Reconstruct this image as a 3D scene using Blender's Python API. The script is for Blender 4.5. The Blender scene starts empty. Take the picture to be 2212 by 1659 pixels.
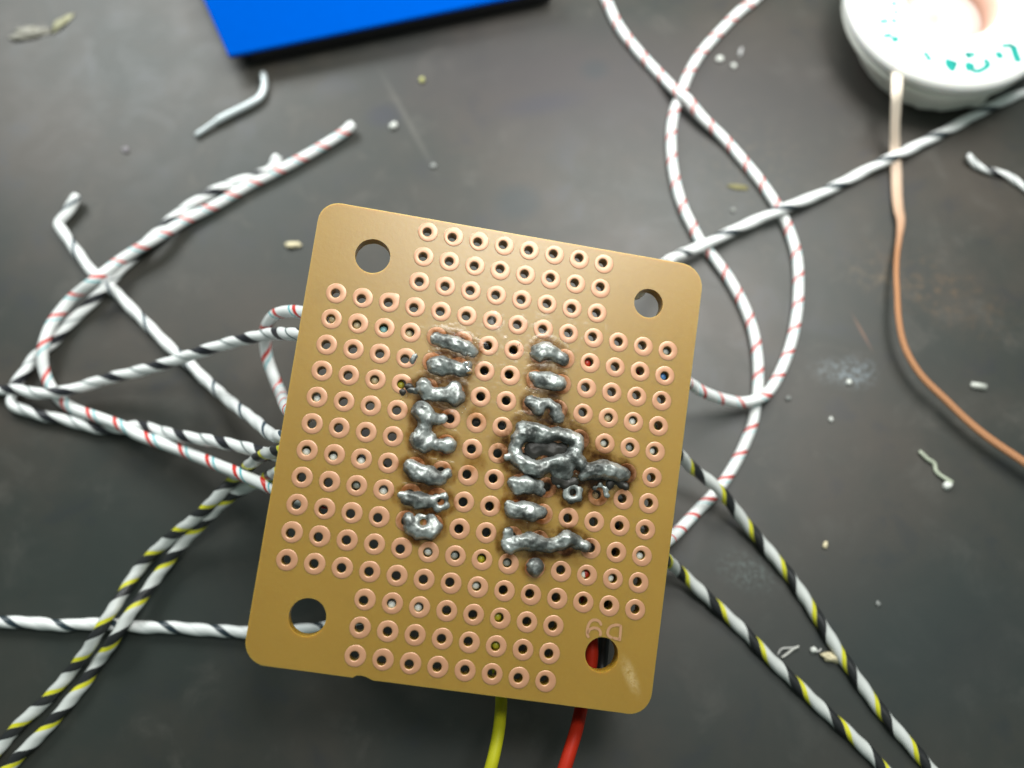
import bpy, bmesh, math, random
import numpy as np
from mathutils import Vector, Matrix, noise
from mathutils.geometry import delaunay_2d_cdt

# ------------------------------------------------------------------ units: 1 Blender unit = 1 cm, numbers below are mm
S = 0.1
sc = bpy.context.scene
sc.unit_settings.scale_length = 0.01
col = sc.collection
random.seed(7)

# ------------------------------------------------------------------ camera
HFOV = 62.0
W, H = 2212.0, 1659.0                      # pixel frame used for all measurements
FPX = (W/2)/math.tan(math.radians(HFOV/2))
TILT = math.radians(18.0)
RIGHT = Vector((1, 0, 0))
UP = Vector((0, math.cos(TILT), math.sin(TILT)))
FWD = Vector((0, math.sin(TILT), -math.cos(TILT)))
def cv2w(v): return RIGHT*v[0] - UP*v[1] + FWD*v[2]
BO = Vector((0, 0, 21.0))                  # centre of the board's copper face, mm
B_T = Vector((-2.556, 6.424, 81.6))        # measured pose of the board seen from the camera
B_R1 = Vector((0.98194, 0.16358, 0.09508)).normalized()
B_N = Vector((0.11622, -0.12494, -0.98532)).normalized()
CAM = BO - cv2w(B_T)

cd = bpy.data.cameras.new('camera')
cam = bpy.data.objects.new('camera', cd); col.objects.link(cam)
cd.sensor_width = 36; cd.lens = 18/math.tan(math.radians(HFOV/2))
cd.clip_start = 0.05; cd.clip_end = 500
cam.location = CAM*S
cam.rotation_euler = (TILT, 0, 0)
cd.dof.use_dof = True
cd.dof.focus_distance = 82.5*S
cd.dof.aperture_fstop = cd.lens*1e-3/(2*1.08*S)
sc.camera = cam

# ------------------------------------------------------------------ world and lamps (bench lit from its far side)
w = bpy.data.worlds.new('World'); sc.world = w; w.use_nodes = True
w.node_tree.nodes['Background'].inputs[0].default_value = (0.80, 1.0, 0.93, 1)
w.node_tree.nodes['Background'].inputs[1].default_value = 0.22
def area(name, loc, target, size, power, color, size_y=None):
    l = bpy.data.lights.new(name, 'AREA'); l.energy = power; l.color = color
    l.shape = 'RECTANGLE'; l.size = size*S; l.size_y = (size_y or size)*S
    o = bpy.data.objects.new(name, l); col.objects.link(o)
    o.location = Vector(loc)*S
    o.rotation_euler = (Vector(target)-Vector(loc)).to_track_quat('-Z', 'Y').to_euler()
    return o
area('ceiling_lamp', (50, 64, 245), (0, 10, 20), 60, 2300.0, (1.0, 1.0, 0.97))
area('bench_lamp', (40, 80, 96), (6, 36, 8), 75, 1500.0, (1.0, 0.99, 0.96), 45)
area('left_lamp', (-105, 165, 125), (0, 30, 5), 110, 3350.0, (0.97, 1.0, 0.99), 70)
sc.view_settings.view_transform = 'Standard'
sc.view_settings.look = 'None'
sc.view_settings.exposure = 0.22
sc.view_settings.gamma = 1.0

# ------------------------------------------------------------------ geometry helpers
def at(px, py, z=0.0):
    """point at height z (mm) seen at pixel px, py"""
    d = cv2w(((px-W/2)/FPX, (py-H/2)/FPX, 1.0))
    return CAM + d*((z-CAM.z)/d.z)
R1 = cv2w(B_R1).normalized(); NB = cv2w(B_N).normalized()
R1 = (R1 - NB*R1.dot(NB)).normalized(); R2 = NB.cross(R1)
def onb(px, py):
    """board-local x, y (mm) of the pixel px, py"""
    d = cv2w(((px-W/2)/FPX, (py-H/2)/FPX, 1.0))
    p = CAM + d*((BO-CAM).dot(NB)/d.dot(NB)) - BO
    return p.dot(R1), p.dot(R2)
def below(px, py, depth):
    """point depth mm under the board's copper face, seen at pixel px, py"""
    d = cv2w(((px-W/2)/FPX, (py-H/2)/FPX, 1.0))
    return CAM + d*(((BO-NB*depth)-CAM).dot(NB)/d.dot(NB))

def link(name, me, mat=None, parent=None, smooth=True):
    if mat is not None and not me.materials: me.materials.append(mat)
    if smooth: me.polygons.foreach_set('use_smooth', [True]*len(me.polygons))
    o = bpy.data.objects.new(name, me); col.objects.link(o)
    if parent is not None: o.parent = parent
    return o
def mesh(name, v, f):
    me = bpy.data.meshes.new(name)
    me.from_pydata([Vector(p)*S for p in v], [], f); me.update()
    return me
def tag(o, label=None, cat=None, group=None, kind=None):
    if label: o['label'] = label
    if cat: o['category'] = cat
    if group: o['group'] = group
    if kind: o['kind'] = kind
    return o
def empty(name, loc=(0, 0, 0)):
    o = bpy.data.objects.new(name, None); o.location = Vector(loc)*S; o.empty_display_size = 0.2
    col.objects.link(o); return o

def spline(pts, step):
    """Catmull-Rom through pts, evenly resampled"""
    P = [Vector(p) for p in pts]
    P = [P[0]*2-P[1]] + P + [P[-1]*2-P[-2]]
    out = []
    for i in range(1, len(P)-2):
        a, b, c, d = P[i-1], P[i], P[i+1], P[i+2]
        n = max(2, int((c-b).length/step*2))
        for k in range(n):
            t = k/n
            out.append(0.5*((2*b)+(c-a)*t+(2*a-5*b+4*c-d)*t*t+(3*b-a-3*c+d)*t**3))
    out.append(P[-2])
    res = [out[0]]; acc = 0.0
    for i in range(1, len(out)):
        acc += (out[i]-out[i-1]).length
        if acc >= step: res.append(out[i]); acc = 0.0
    if (res[-1]-out[-1]).length > 1e-6: res.append(out[-1])
    return res
def tube(name, pts, rad, n=14, step=0.3, pitch=6.5, phase=0.0, flat=None, wob=0.0, capround=True, roll=None, lobes=0.0):
    """swept tube with a uv map: u round the tube, v along it in turns of the stripe"""
    c = spline(pts, step); m = len(c)
    v = []; f = []; uv = []; s = 0.0; turn = 0.0; vs = []
    for i, p in enumerate(c):
        t = (c[min(i+1, m-1)]-c[max(i-1, 0)]).normalized()
        side = t.cross(Vector((0, 0, 1))).normalized(); up = side.cross(t)
        if i: 
            ds = (p-c[i-1]).length; s += ds
            turn += ds/(pitch(i/(m-1)) if callable(pitch) else pitch)
        r = rad(i/(m-1)) if callable(rad) else rad
        if capround: 
            e = min(i, m-1-i)
            r *= (0.72, 0.93, 1.0)[min(e, 2)]
        if wob: r *= 1 + wob*noise.noise(Vector((s*0.6, 3.1, phase*9)))
        ra, rb = (r*flat(i/(m-1))[0], r*flat(i/(m-1))[1]) if flat else (r, r)
        rl = roll(i/(m-1)) if roll else 0.0
        for k in range(n):
            a = 2*math.pi*k/n
            lb = 1 + lobes*math.cos(4*math.pi*(k/n+turn+phase-0.40))
            x, y = math.cos(a)*ra*lb, math.sin(a)*rb*lb
            v.append(p + side*(x*math.cos(rl)-y*math.sin(rl)) + up*(x*math.sin(rl)+y*math.cos(rl)))
        vs.append(turn+phase)
    for i in range(m-1):
        for k in range(n):
            k2 = (k+1) % n
            f.append((i*n+k, i*n+k2, (i+1)*n+k2, (i+1)*n+k))
            u0, u1 = k/n, (k+1)/n
            uv += [(u0, vs[i]), (u1, vs[i]), (u1, vs[i+1]), (u0, vs[i+1])]
    f.append(tuple(range(n-1, -1, -1))); uv += [(0.5, vs[0]-0.5)]*n
    f.append(tuple((m-1)*n+k for k in range(n))); uv += [(0.5, vs[-1]-0.5)]*n
    me = mesh(name, v, f)
    me.uv_layers.new(name='stripe').data.foreach_set('uv', [x for q in uv for x in q])
    return me
def lathe(name, prof, n=72):
    v = []; f = []; m = len(prof)
    for k in range(n):
        a = 2*math.pi*k/n
        for r, z in prof: v.append((r*math.cos(a), r*math.sin(a), z))
    for k in range(n):
        k2 = (k+1) % n
        for j in range(m):
            j2 = (j+1) % m
            f.append((k*m+j, k2*m+j, k2*m+j2, k*m+j2))
    return mesh(name, v, f)
def ribbon(name, lines, wid, h, z0=0.0, n_cap=5, clip=None):
    """flat strokes of width wid and thickness h along 2-D polylines (round joints)"""
    bm = bmesh.new()
    def prism(poly):
        lo = [bm.verts.new((x*S, y*S, z0*S)) for x, y in poly]
        hi = [bm.verts.new((x*S, y*S, (z0+h)*S)) for x, y in poly]
        bm.faces.new(hi); k = len(poly)
        for i in range(k): bm.faces.new((lo[i], lo[(i+1) % k], hi[(i+1) % k], hi[i]))
    for ln in lines:
        wd = wid
        if isinstance(ln, tuple): wd, ln = ln
        P = [Vector((x, y, 0)) for x, y in ln]
        if len(P) > 2: P = spline(P, 0.12)
        L, Rr = [], []
        for i, p in enumerate(P):
            t = (P[min(i+1, len(P)-1)]-P[max(i-1, 0)]).normalized(); s = Vector((t.y, -t.x, 0))
            e = min(i, len(P)-1-i); k = wd/2*(0.55 if e == 0 and len(P) > 2 else 1.0)
            L.append((p+s*k)); Rr.append((p-s*k))
        lo = [[bm.verts.new((q.x*S, q.y*S, zz*S)) for q in (a, b)] for a, b in zip(L, Rr) for zz in (z0,)]
        hi = [[bm.verts.new((q.x*S, q.y*S, zz*S)) for q in (a, b)] for a, b in zip(L, Rr) for zz in (z0+h,)]
        for i in range(len(P)-1):
            bm.faces.new((hi[i][0], hi[i+1][0], hi[i+1][1], hi[i][1]))
            bm.faces.new((lo[i][0], lo[i+1][0], hi[i+1][0], hi[i][0]))
            bm.faces.new((hi[i][1], hi[i+1][1], lo[i+1][1], lo[i][1]))
        bm.faces.new((lo[0][0], hi[0][0], hi[0][1], lo[0][1])); bm.faces.new((hi[-1][0], lo[-1][0], lo[-1][1], hi[-1][1]))
    bmesh.ops.recalc_face_normals(bm, faces=bm.faces)
    me = bpy.data.meshes.new(name); bm.to_mesh(me); bm.free(); return me

# ------------------------------------------------------------------ material helpers
class NT:
    def __init__(s, name):
        s.m = bpy.data.materials.new(name); s.m.use_nodes = True
        s.t = s.m.node_tree; s.n = s.t.nodes; s.b = s.n['Principled BSDF']; s.out = s.n['Material Output']
    def new(s, typ, **kw):
        n = s.n.new(typ)
        for k, v in kw.items(): setattr(n, k, v)
        return n
    def l(s, a, b): s.t.links.new(a, b)
    def set(s, **kw):
        for k, v in kw.items():
            i = s.b.inputs[k.replace('_', ' ')]
            if isinstance(v, bpy.types.NodeSocket): s.l(v, i)
            else: i.default_value = v
        return s
    def val(s, x, i):
        if isinstance(x, bpy.types.NodeSocket): s.l(x, i)
        else: i.default_value = x
    def math(s, op, a, b=0.0, clamp=False):
        n = s.new('ShaderNodeMath', operation=op, use_clamp=clamp)
        s.val(a, n.inputs[0]); s.val(b, n.inputs[1]); return n.outputs[0]
    def mix(s, f, a, b):
        n = s.new('ShaderNodeMix', data_type='RGBA')
        s.val(f, n.inputs[0])
        for x, i in ((a, n.inputs[6]), (b, n.inputs[7])):
            if isinstance(x, bpy.types.NodeSocket): s.l(x, i)
            else: i.default_value = (*x, 1)
        return n.outputs[2]
    def noise(s, scale, detail=4, rough=0.55, vec=None, dist=0.0):
        n = s.new('ShaderNodeTexNoise'); n.inputs['Scale'].default_value = scale
        n.inputs['Detail'].default_value = detail; n.inputs['Roughness'].default_value = rough
        n.inputs['Distortion'].default_value = dist
        s.l(vec if vec is not None else s.obj(), n.inputs['Vector']); return n.outputs['Fac']
    def obj(s):
        if not hasattr(s, '_o'): s._o = s.new('ShaderNodeTexCoord').outputs['Object']
        return s._o
    def step(s, x, lo, hi):
        n = s.new('ShaderNodeMapRange', interpolation_type='SMOOTHSTEP')
        s.val(x, n.inputs[0]); n.inputs[1].default_value = lo; n.inputs[2].default_value = hi
        return n.outputs[0]
    def bump(s, h, strength, dist=0.01):
        n = s.new('ShaderNodeBump'); n.inputs['Strength'].default_value = strength; n.inputs['Distance'].default_value = dist
        s.l(h, n.inputs['Height']); s.l(n.outputs[0], s.b.inputs['Normal'])
    def spot(s, c, rx, ry, ang=0.0, soft=1.0):
        """1 in an ellipse round c (Blender units), 0 outside, soft edge"""
        mp = s.new('ShaderNodeMapping', vector_type='TEXTURE')
        mp.inputs['Location'].default_value = (c[0], c[1], 0); mp.inputs['Rotation'].default_value = (0, 0, ang)
        mp.inputs['Scale'].default_value = (rx, ry, 1000)
        s.l(s.obj(), mp.inputs['Vector'])
        le = s.new('ShaderNodeVectorMath', operation='LENGTH'); s.l(mp.outputs[0], le.inputs[0])
        n = s.new('ShaderNodeMapRange', interpolation_type='SMOOTHSTEP'); s.l(le.outputs['Value'], n.inputs[0])
        n.inputs[1].default_value = 1.0; n.inputs[2].default_value = 1.0-soft; return n.outputs[0]

def simple(name, colr, rough=0.5, metal=0.0, vary=0.0, scale=8.0, **kw):
    m = NT(name); 
    if vary:
        nz = m.noise(scale, 5)
        c = m.mix(nz, tuple(x*(1-vary) for x in colr), tuple(min(1, x*(1+vary)) for x in colr))
        m.set(Base_Color=c)
        m.bump(m.noise(scale*6, 3), 0.15, 0.004)
    else: m.set(Base_Color=(*colr, 1))
    m.set(Roughness=rough, Metallic=metal, **kw); return m.m

def stripes(name, base, bands):
    """white insulation with helical printed stripes; bands = (from, to, colour) in turns"""
    m = NT(name)
    uv = m.new('ShaderNodeUVMap', uv_map='stripe'); sp = m.new('ShaderNodeSeparateXYZ'); m.l(uv.outputs[0], sp.inputs[0])
    t = m.math('FRACT', m.math('ADD', sp.outputs[0], sp.outputs[1]))
    wob = m.noise(14, 3); t = m.math('ADD', t, m.math('MULTIPLY', m.math('SUBTRACT', wob, 0.5), 0.035))
    dirt = m.noise(5, 4)
    c = m.mix(dirt, tuple(x*0.93 for x in base), base)
    for lo, hi, cc in bands:
        f = m.math('MULTIPLY', m.step(t, lo-0.012, lo+0.012), m.step(t, hi+0.012, hi-0.012))
        c = m.mix(f, c, cc)
    m.set(Base_Color=c, Roughness=0.42, Subsurface_Weight=0.0)
    m.bump(m.noise(9, 3), 0.2, 0.01)
    return m.m

WHITE = (0.80, 0.82, 0.81)
M_RED = stripes('white_wire_red_teal', WHITE, [(0.02, 0.165, (0.60, 0.03, 0.02)), (0.28, 0.355, (0.06, 0.40, 0.45))])
M_RDT = stripes('white_wire_thin_red', WHITE, [(0.02, 0.165, (0.55, 0.03, 0.025)), (0.28, 0.33, (0.25, 0.58, 0.62))])
M_BLK = stripes('white_wire_black_grey', WHITE, [(0.0, 0.27, (0.012, 0.013, 0.018)), (0.65, 0.71, (0.15, 0.19, 0.19))])
M_THN = stripes('white_wire_dark_line', WHITE, [(0.02, 0.21, (0.016, 0.03, 0.04)), (0.60, 0.62, (0.45, 0.50, 0.5))])
M_LIN = stripes('white_wire_fine_line', WHITE, [(0.02, 0.13, (0.03, 0.06, 0.085))])
M_YEL = stripes('white_wire_yellow_black', (0.56, 0.585, 0.565), [(0.0, 0.15, (0.58, 0.56, 0.018)), (0.15, 0.48, (0.014, 0.015, 0.016))])

# table top
def table_mat():
    m = NT('dark_laminate')
    big = m.noise(0.35, 5, 0.6); mid = m.noise(1.6, 6, 0.62, dist=0.4); fine = m.noise(30, 4, 0.6)
    c = m.mix(m.step(big, 0.35, 0.68), (0.022, 0.026, 0.022), (0.045, 0.038, 0.030))
    c = m.mix(m.math('MULTIPLY', m.step(mid, 0.52, 0.75), 0.55), c, (0.075, 0.070, 0.060))
    c = m.mix(m.math('MULTIPLY', m.step(mid, 0.46, 0.30), 0.5), c, (0.022, 0.024, 0.029))
    # rusty film on the right, dark finger marks and pale scuffs
    def spot(px, py, rx, ry, ang, colr, k, soft=1.0, tex=None):
        nonlocal c
        p = at(px, py)*S
        f = m.math('MULTIPLY', m.spot((p.x, p.y), rx*S, ry*S, ang, soft), k)
        if tex is not None: f = m.math('MULTIPLY', f, tex)
        c = m.mix(f, c, colr)
    grit = m.step(m.noise(16, 6, 0.75), 0.44, 0.66); drag = m.step(m.noise(7, 5, 0.7), 0.45, 0.72)
    spot(2010, 620, 17, 7, -0.5, (0.13, 0.08, 0.04), 0.5, 1.0, drag)
    spot(1900, 600, 8, 3, -0.3, (0.13, 0.10, 0.06), 0.5, 1.0, drag)
    spot(1620, 330, 12, 12, 0.4, (0.10, 0.075, 0.05), 0.5, 1.0, drag)
    spot(1820, 806, 5.2, 2.6, -0.15, (0.24, 0.29, 0.32), 0.75, 1.0, grit)
    spot(1855, 800, 3.2, 2.9, 0.3, (0.18, 0.22, 0.25), 0.7, 1.0, grit)
    spot(1620, 1235, 5.5, 3.2, -0.3, (0.15, 0.19, 0.18), 0.7, 1.0, grit)
    spot(1200, 170, 42, 17, -0.1, (0.036, 0.029, 0.031), 0.75, 1.0)
    spot(1700, 200, 30, 20, 0.1, (0.034, 0.030, 0.029), 0.6, 1.0)
    spot(1950, 1400, 42, 24, 0.2, (0.016, 0.025, 0.024), 0.8, 1.0)
    spot(250, 1300, 40, 26, 0.2, (0.018, 0.026, 0.023), 0.7, 1.0)
    spot(1120, 437, 4.6, 4.0, 0.2, (0.018, 0.026, 0.028), 0.75, 0.7)
    spot(830, 248, 3.4, 2.8, 0.1, (0.018, 0.020, 0.030), 0.7, 0.8)
    spot(1285, 150, 3.0, 2.5, 0.1, (0.018, 0.024, 0.028), 0.7, 0.8)
    spot(1170, 225, 9, 2.5, 0.2, (0.022, 0.022, 0.034), 0.6, 0.9)
    spot(880, 260, 13, 0.7, -1.1, (0.12, 0.115, 0.10), 0.35, 1.0)
    spot(1862, 717, 3.6, 0.25, -1.2, (0.20, 0.10, 0.06), 0.7, 1.0)
    spot(1860, 140, 2.0, 9.0, 0.1, (0.03, 0.022, 0.02), 0.5)
    spot(60, 68, 6.0, 1.9, 0.05, (0.36, 0.33, 0.27), 0.5, 1.0, drag)
    spot(2130, 1400, 16, 9, 0.5, (0.024, 0.027, 0.026), 0.5, 1.0)
    c = m.mix(m.math('MULTIPLY', m.step(fine, 0.70, 0.80), 0.35), c, (0.13, 0.13, 0.12))
    m.set(Base_Color=c, Roughness=m.math('ADD', m.math('MULTIPLY', mid, 0.22), 0.36), Specular_IOR_Level=0.45)
    m.bump(m.noise(55, 3), 0.12, 0.004)
    return m.m
v = [(-340, -260), (340, -260), (340, 420), (-340, 420)]
bm = bmesh.new()
bmesh.ops.create_cube(bm, size=1.0)
bmesh.ops.scale(bm, vec=(68, 68, 2.5), verts=bm.verts); bmesh.ops.translate(bm, vec=(0, 8, -1.25), verts=bm.verts)
bmesh.ops.bevel(bm, geom=bm.edges[:], offset=0.15, segments=2, affect='EDGES')
me = bpy.data.meshes.new('tabletop'); bm.to_mesh(me); bm.free()
tag(link('tabletop', me, table_mat(), smooth=False), 'dark grey scuffed laminate bench top', None, None, 'structure')

# ------------------------------------------------------------------ perfboard
board = empty('perfboard')
board.matrix_world = Matrix(((R1.x, R2.x, NB.x, BO.x*S), (R1.y, R2.y, NB.y, BO.y*S), (R1.z, R2.z, NB.z, BO.z*S), (0, 0, 0, 1)))
tag(board, 'tan perforated circuit board with copper pads and lumpy solder joints', 'circuit board')
TH = 1.6
PITCH = 2.54
grid = []
for r in range(17):
    for cc in range(14):
        if (r < 3 or r > 13) and not 3 <= cc <= 10: continue
        grid.append((cc, r))
VAR = []
for i in range(14):
    a = random.uniform(0, 2*math.pi); d = random.uniform(0.02, 0.17)
    VAR.append((d*math.cos(a), d*math.sin(a)))
def variant(cc, r):
    # drilling drifts: pulled to the lower left at the left side, to the upper left at the right
    want = (-0.09 + 0.04*math.sin(cc*1.3+r), -0.06 if cc < 6 else 0.05 + 0.03*math.cos(r))
    order = sorted(range(len(VAR)), key=lambda i: (VAR[i][0]-want[0])**2+(VAR[i][1]-want[1])**2)
    return order[random.choice((0, 0, 1, 1, 2, 3))]
HR, PR = 0.43, 0.985
holes = []; pads = []
for cc, r in grid:
    k = variant(cc, r); x, y = (cc-6.5)*PITCH, -(r-8)*PITCH
    holes.append((x+VAR[k][0], y+VAR[k][1], HR)); pads.append((cc, r, k, x, y))
mount = [(onb(805, 553), 1.70), (onb(1401, 655), 1.48), (onb(664, 1333), 1.70), (onb(1300, 1414), 1.60)]
for (x, y), rr in mount: holes.append((x, y, rr))
def rounded(corners, rads):
    out = []; n = len(corners)
    for i in range(n):
        p, a, b = Vector(corners[i]), Vector(corners[i-1]), Vector(corners[(i+1) % n])
        u, w_ = (a-p).normalized(), (b-p).normalized(); rr = rads[i]
        c0 = p + (u+w_)*rr; s0, e0 = p+u*rr, p+w_*rr
        for k in range(9):
            t = k/8; q = (s0-c0)*math.cos(t*math.pi/2) + (e0-c0)*math.sin(t*math.pi/2)
            out.append(c0+q)
    return out
CORN = [onb(694, 432), onb(522, 1432), onb(1402, 1548), onb(1522, 577)]
outline = rounded(CORN, [2.0, 2.1, 2.1, 2.4])
# the small bite out of the lower edge
bite = [Vector(onb(*p)) for p in ((560, 1437), (660, 1450), (762, 1464), (768, 1460), (778, 1459), (790, 1462), (806, 1470), (840, 1474), (1000, 1495), (1200, 1521), (1340, 1539.5))]
i0 = 18
outline = outline[:i0] + bite + outline[i0:]
def board_mesh():
    V = []; E = []; loops = []
    def loop(pts):
        s = len(V); n = len(pts); V.extend(Vector((p[0], p[1])) for p in pts)
        E.extend((s+i, s+(i+1) % n) for i in range(n)); loops.append((s, n))
    loop(outline)
    for x, y, rr in holes:
        n = 40 if rr > 1 else 20
        jit = 0.02 if rr > 1 else 0.0
        loop([(x+rr*(1+jit*noise.noise(Vector((k*.5, x, y))))*math.cos(2*math.pi*k/n), y+rr*math.sin(2*math.pi*k/n)) for k in range(n)])
    vo, eo, fo, ov, oe, of = delaunay_2d_cdt(V, E, [], 1, 1e-5)
    hx = np.array([h[0] for h in holes]); hy = np.array([h[1] for h in holes]); hr = np.array([h[2] for h in holes])
    keep = []
    for f in fo:
        c = sum((vo[i] for i in f), Vector((0, 0)))/len(f)
        if np.any((hx-c.x)**2+(hy-c.y)**2 < (hr*0.985)**2): continue
        keep.append(tuple(f))
    # map input verts to output verts
    mp = {}
    for o, ins in enumerate(ov):
        for i in ins: mp[i] = o
    n = len(vo); bv = 0.10
    verts = [(p.x, p.y, 0) for p in vo] + [(p.x, p.y, -TH) for p in vo]
    faces = []
    for f in keep:
        a, b, c = (vo[f[0]], vo[f[1]], vo[f[2]])
        if (b-a).cross(c-a) < 0: f = f[::-1]
        faces.append(f); faces.append(tuple(i+n for i in f[::-1]))
    for s, k in loops:
        for i in range(k):
            a, b = mp[s+i], mp[s+(i+1) % k]
            faces.append((a, b, b+n, a+n))
    me = mesh('substrate', verts, faces)
    bm = bmesh.new(); bm.from_mesh(me)
    bmesh.ops.recalc_face_normals(bm, faces=bm.faces)
    rim = [e for e in bm.edges if len(e.link_faces) == 2 and abs(e.calc_face_angle(0)) > 1.2]
    bmesh.ops.bevel(bm, geom=rim, offset=0.05*S, segments=2, affect='EDGES', clamp_overlap=True)
    bm.to_mesh(me); bm.free(); return me
def board_mat():
    m = NT('tan_phenolic_board')
    a = m.noise(0.9, 5); g = m.noise(26, 4, 0.65)
    c = m.mix(a, (0.278, 0.155, 0.012), (0.333, 0.198, 0.020))
    c = m.mix(m.math('MULTIPLY', m.step(m.noise(2.6, 6, 0.7, dist=0.6), 0.5, 0.74), 0.30), c, (0.23, 0.135, 0.012))
    c = m.mix(m.math('MULTIPLY', m.step(g, 0.5, 0.8), 0.14), c, (0.42, 0.29, 0.05))
    p = onb(1362, 1460)
    sc_ = m.math('MULTIPLY', m.spot((p[0]*S, p[1]*S), 0.26, 0.085, -1.05, 1.0), m.step(m.noise(22, 5, 0.7), 0.3, 0.62))
    c = m.mix(m.math('MULTIPLY', sc_, 0.55), c, (0.62, 0.50, 0.28))  # pale corner patch: scratches, with a gloss highlight put into the colour
    m.set(Base_Color=c, Roughness=m.math('ADD', m.math('MULTIPLY', g, 0.12), 0.30), Specular_IOR_Level=0.9,
          Subsurface_Weight=0.8, Subsurface_Scale=0.1)
    m.b.inputs['Subsurface Radius'].default_value = (1.0, 0.7, 0.25)
    m.bump(g, 0.12, 0.006)
    return m.m
link('substrate', board_mesh(), board_mat(), board, smooth=False)

def pad_mesh(off, tear=False):
    n = 28; prof = [(0, 0.0), (0, 0.05), (1, 0.075), (1, 0.03), (1, 0.0)]
    v = []; f = []
    for k in range(n):
        a = 2*math.pi*k/n; ca, sa = math.cos(a), math.sin(a)
        ro = PR*(1+0.025*noise.noise(Vector((ca*1.5+off[0]*30, sa*1.5, off[1]*30))))
        if tear: ro *= 1 + 0.26*max(0, math.cos(a-math.radians(48)))**14
        ix, iy = off[0]+(HR+0.012)*ca, off[1]+(HR+0.012)*sa
        jx, jy = off[0]+(HR+0.10)*ca, off[1]+(HR+0.10)*sa
        v += [(ix, iy, 0.004), (ix, iy, 0.018), (jx, jy, 0.034), ((ro-0.07)*ca, (ro-0.07)*sa, 0.036), ((ro-0.015)*ca, (ro-0.015)*sa, 0.022), (ro*ca, ro*sa, 0.003)]
    for k in range(n):
        k2 = (k+1) % n
        for j in range(5): f.append((k*6+j, k*6+j+1, k2*6+j+1, k2*6+j))
    me = mesh('pad', v, f)
    bm = bmesh.new(); bm.from_mesh(me); bmesh.ops.recalc_face_normals(bm, faces=bm.faces); bm.to_mesh(me); bm.free()
    me.polygons.foreach_set('use_smooth', [True]*len(me.polygons)); return me
def copper_mat():
    m = NT('bare_copper')
    oi = m.new('ShaderNodeObjectInfo')
    a = m.noise(9, 4)
    c = m.mix(m.math('ADD', m.math('MULTIPLY', a, 0.6), m.math('MULTIPLY', oi.outputs['Random'], 0.4)), (0.46, 0.222, 0.115), (0.53, 0.275, 0.150))
    c = m.mix(m.math('MULTIPLY', m.step(m.noise(2.2, 5, 0.65), 0.5, 0.72), 0.35), c, (0.34, 0.15, 0.075))
    m.set(Base_Color=c, Roughness=m.math('ADD', m.math('MULTIPLY', a, 0.2), 0.28), Metallic=0.2, Specular_IOR_Level=1.0)
    m.bump(m.noise(40, 3), 0.1, 0.003); return m.m
M_CU = copper_mat()
PM = [pad_mesh(o) for o in VAR]
for me in PM: me.materials.append(M_CU)
for cc, r, k, x, y in pads:
    if (cc, r) == (2, 3):
        me = pad_mesh(VAR[k], True); me.materials.append(M_CU)
    else: me = PM[k]
    o = bpy.data.objects.new('pad', me); col.objects.link(o); o.parent = board; o.location = (x*S, y*S, 0)

# the etched characters above the lower right hole
def q8(p): return onb(979.2+p[0]*0.2083, 1267.2+p[1]*0.2083)
six = [[q8(p) for p in ((1535, 405), (1515, 362), (1470, 345), (1425, 360), (1395, 415), (1388, 490), (1405, 530))],
       [q8(p) for p in ((1392, 490), (1415, 445), (1460, 428), (1505, 440), (1528, 480), (1518, 512))]]
cue = [[q8(p) for p in ((1738, 398), (1735, 450), (1728, 520), (1722, 565))],
       [q8(p) for p in ((1735, 402), (1680, 398), (1625, 420), (1600, 470), (1612, 512), (1650, 530))],
       [q8(p) for p in ((1655, 528), (1690, 540), (1724, 545))]]
M_MK = simple('etched_copper', (0.40, 0.215, 0.11), 0.5, 0.1, 0.1, 12)
link('etched_character', ribbon('etched_character', six, 0.26, 0.03, 0.004), M_MK, board, smooth=False)
link('etched_character', ribbon('etched_character', cue, 0.26, 0.03, 0.004), M_MK, board, smooth=False)

# the chip and socket soldered to the hidden side
M_BLACK = simple('black_plastic', (0.012, 0.012, 0.013), 0.4, 0, 0.2, 6)
def boxm(name, x0, x1, y0, y1, z0, z1, bev=0.15):
    bm = bmesh.new(); bmesh.ops.create_cube(bm, size=1.0)
    bmesh.ops.scale(bm, vec=((x1-x0)*S, (y1-y0)*S, (z1-z0)*S), verts=bm.verts)
    bmesh.ops.translate(bm, vec=((x0+x1)/2*S, (y0+y1)/2*S, (z0+z1)/2*S), verts=bm.verts)
    bmesh.ops.bevel(bm, geom=bm.edges[:], offset=bev*S, segments=2, affect='EDGES')
    me = bpy.data.meshes.new(name); bm.to_mesh(me); bm.free(); return me
gx = lambda c: (c-6.5)*PITCH
gy = lambda r: -(r-8)*PITCH
sock = link('chip_socket', boxm('chip_socket', gx(4.55), gx(8.45), gy(11.5), gy(3.5), -TH-12.8, -TH-0.05), M_BLACK, board, False)
link('chip', boxm('chip', gx(5.1), gx(7.9), gy(11.4), gy(3.6), -TH-16.7, -TH-12.85), M_BLACK, sock, False)

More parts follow.
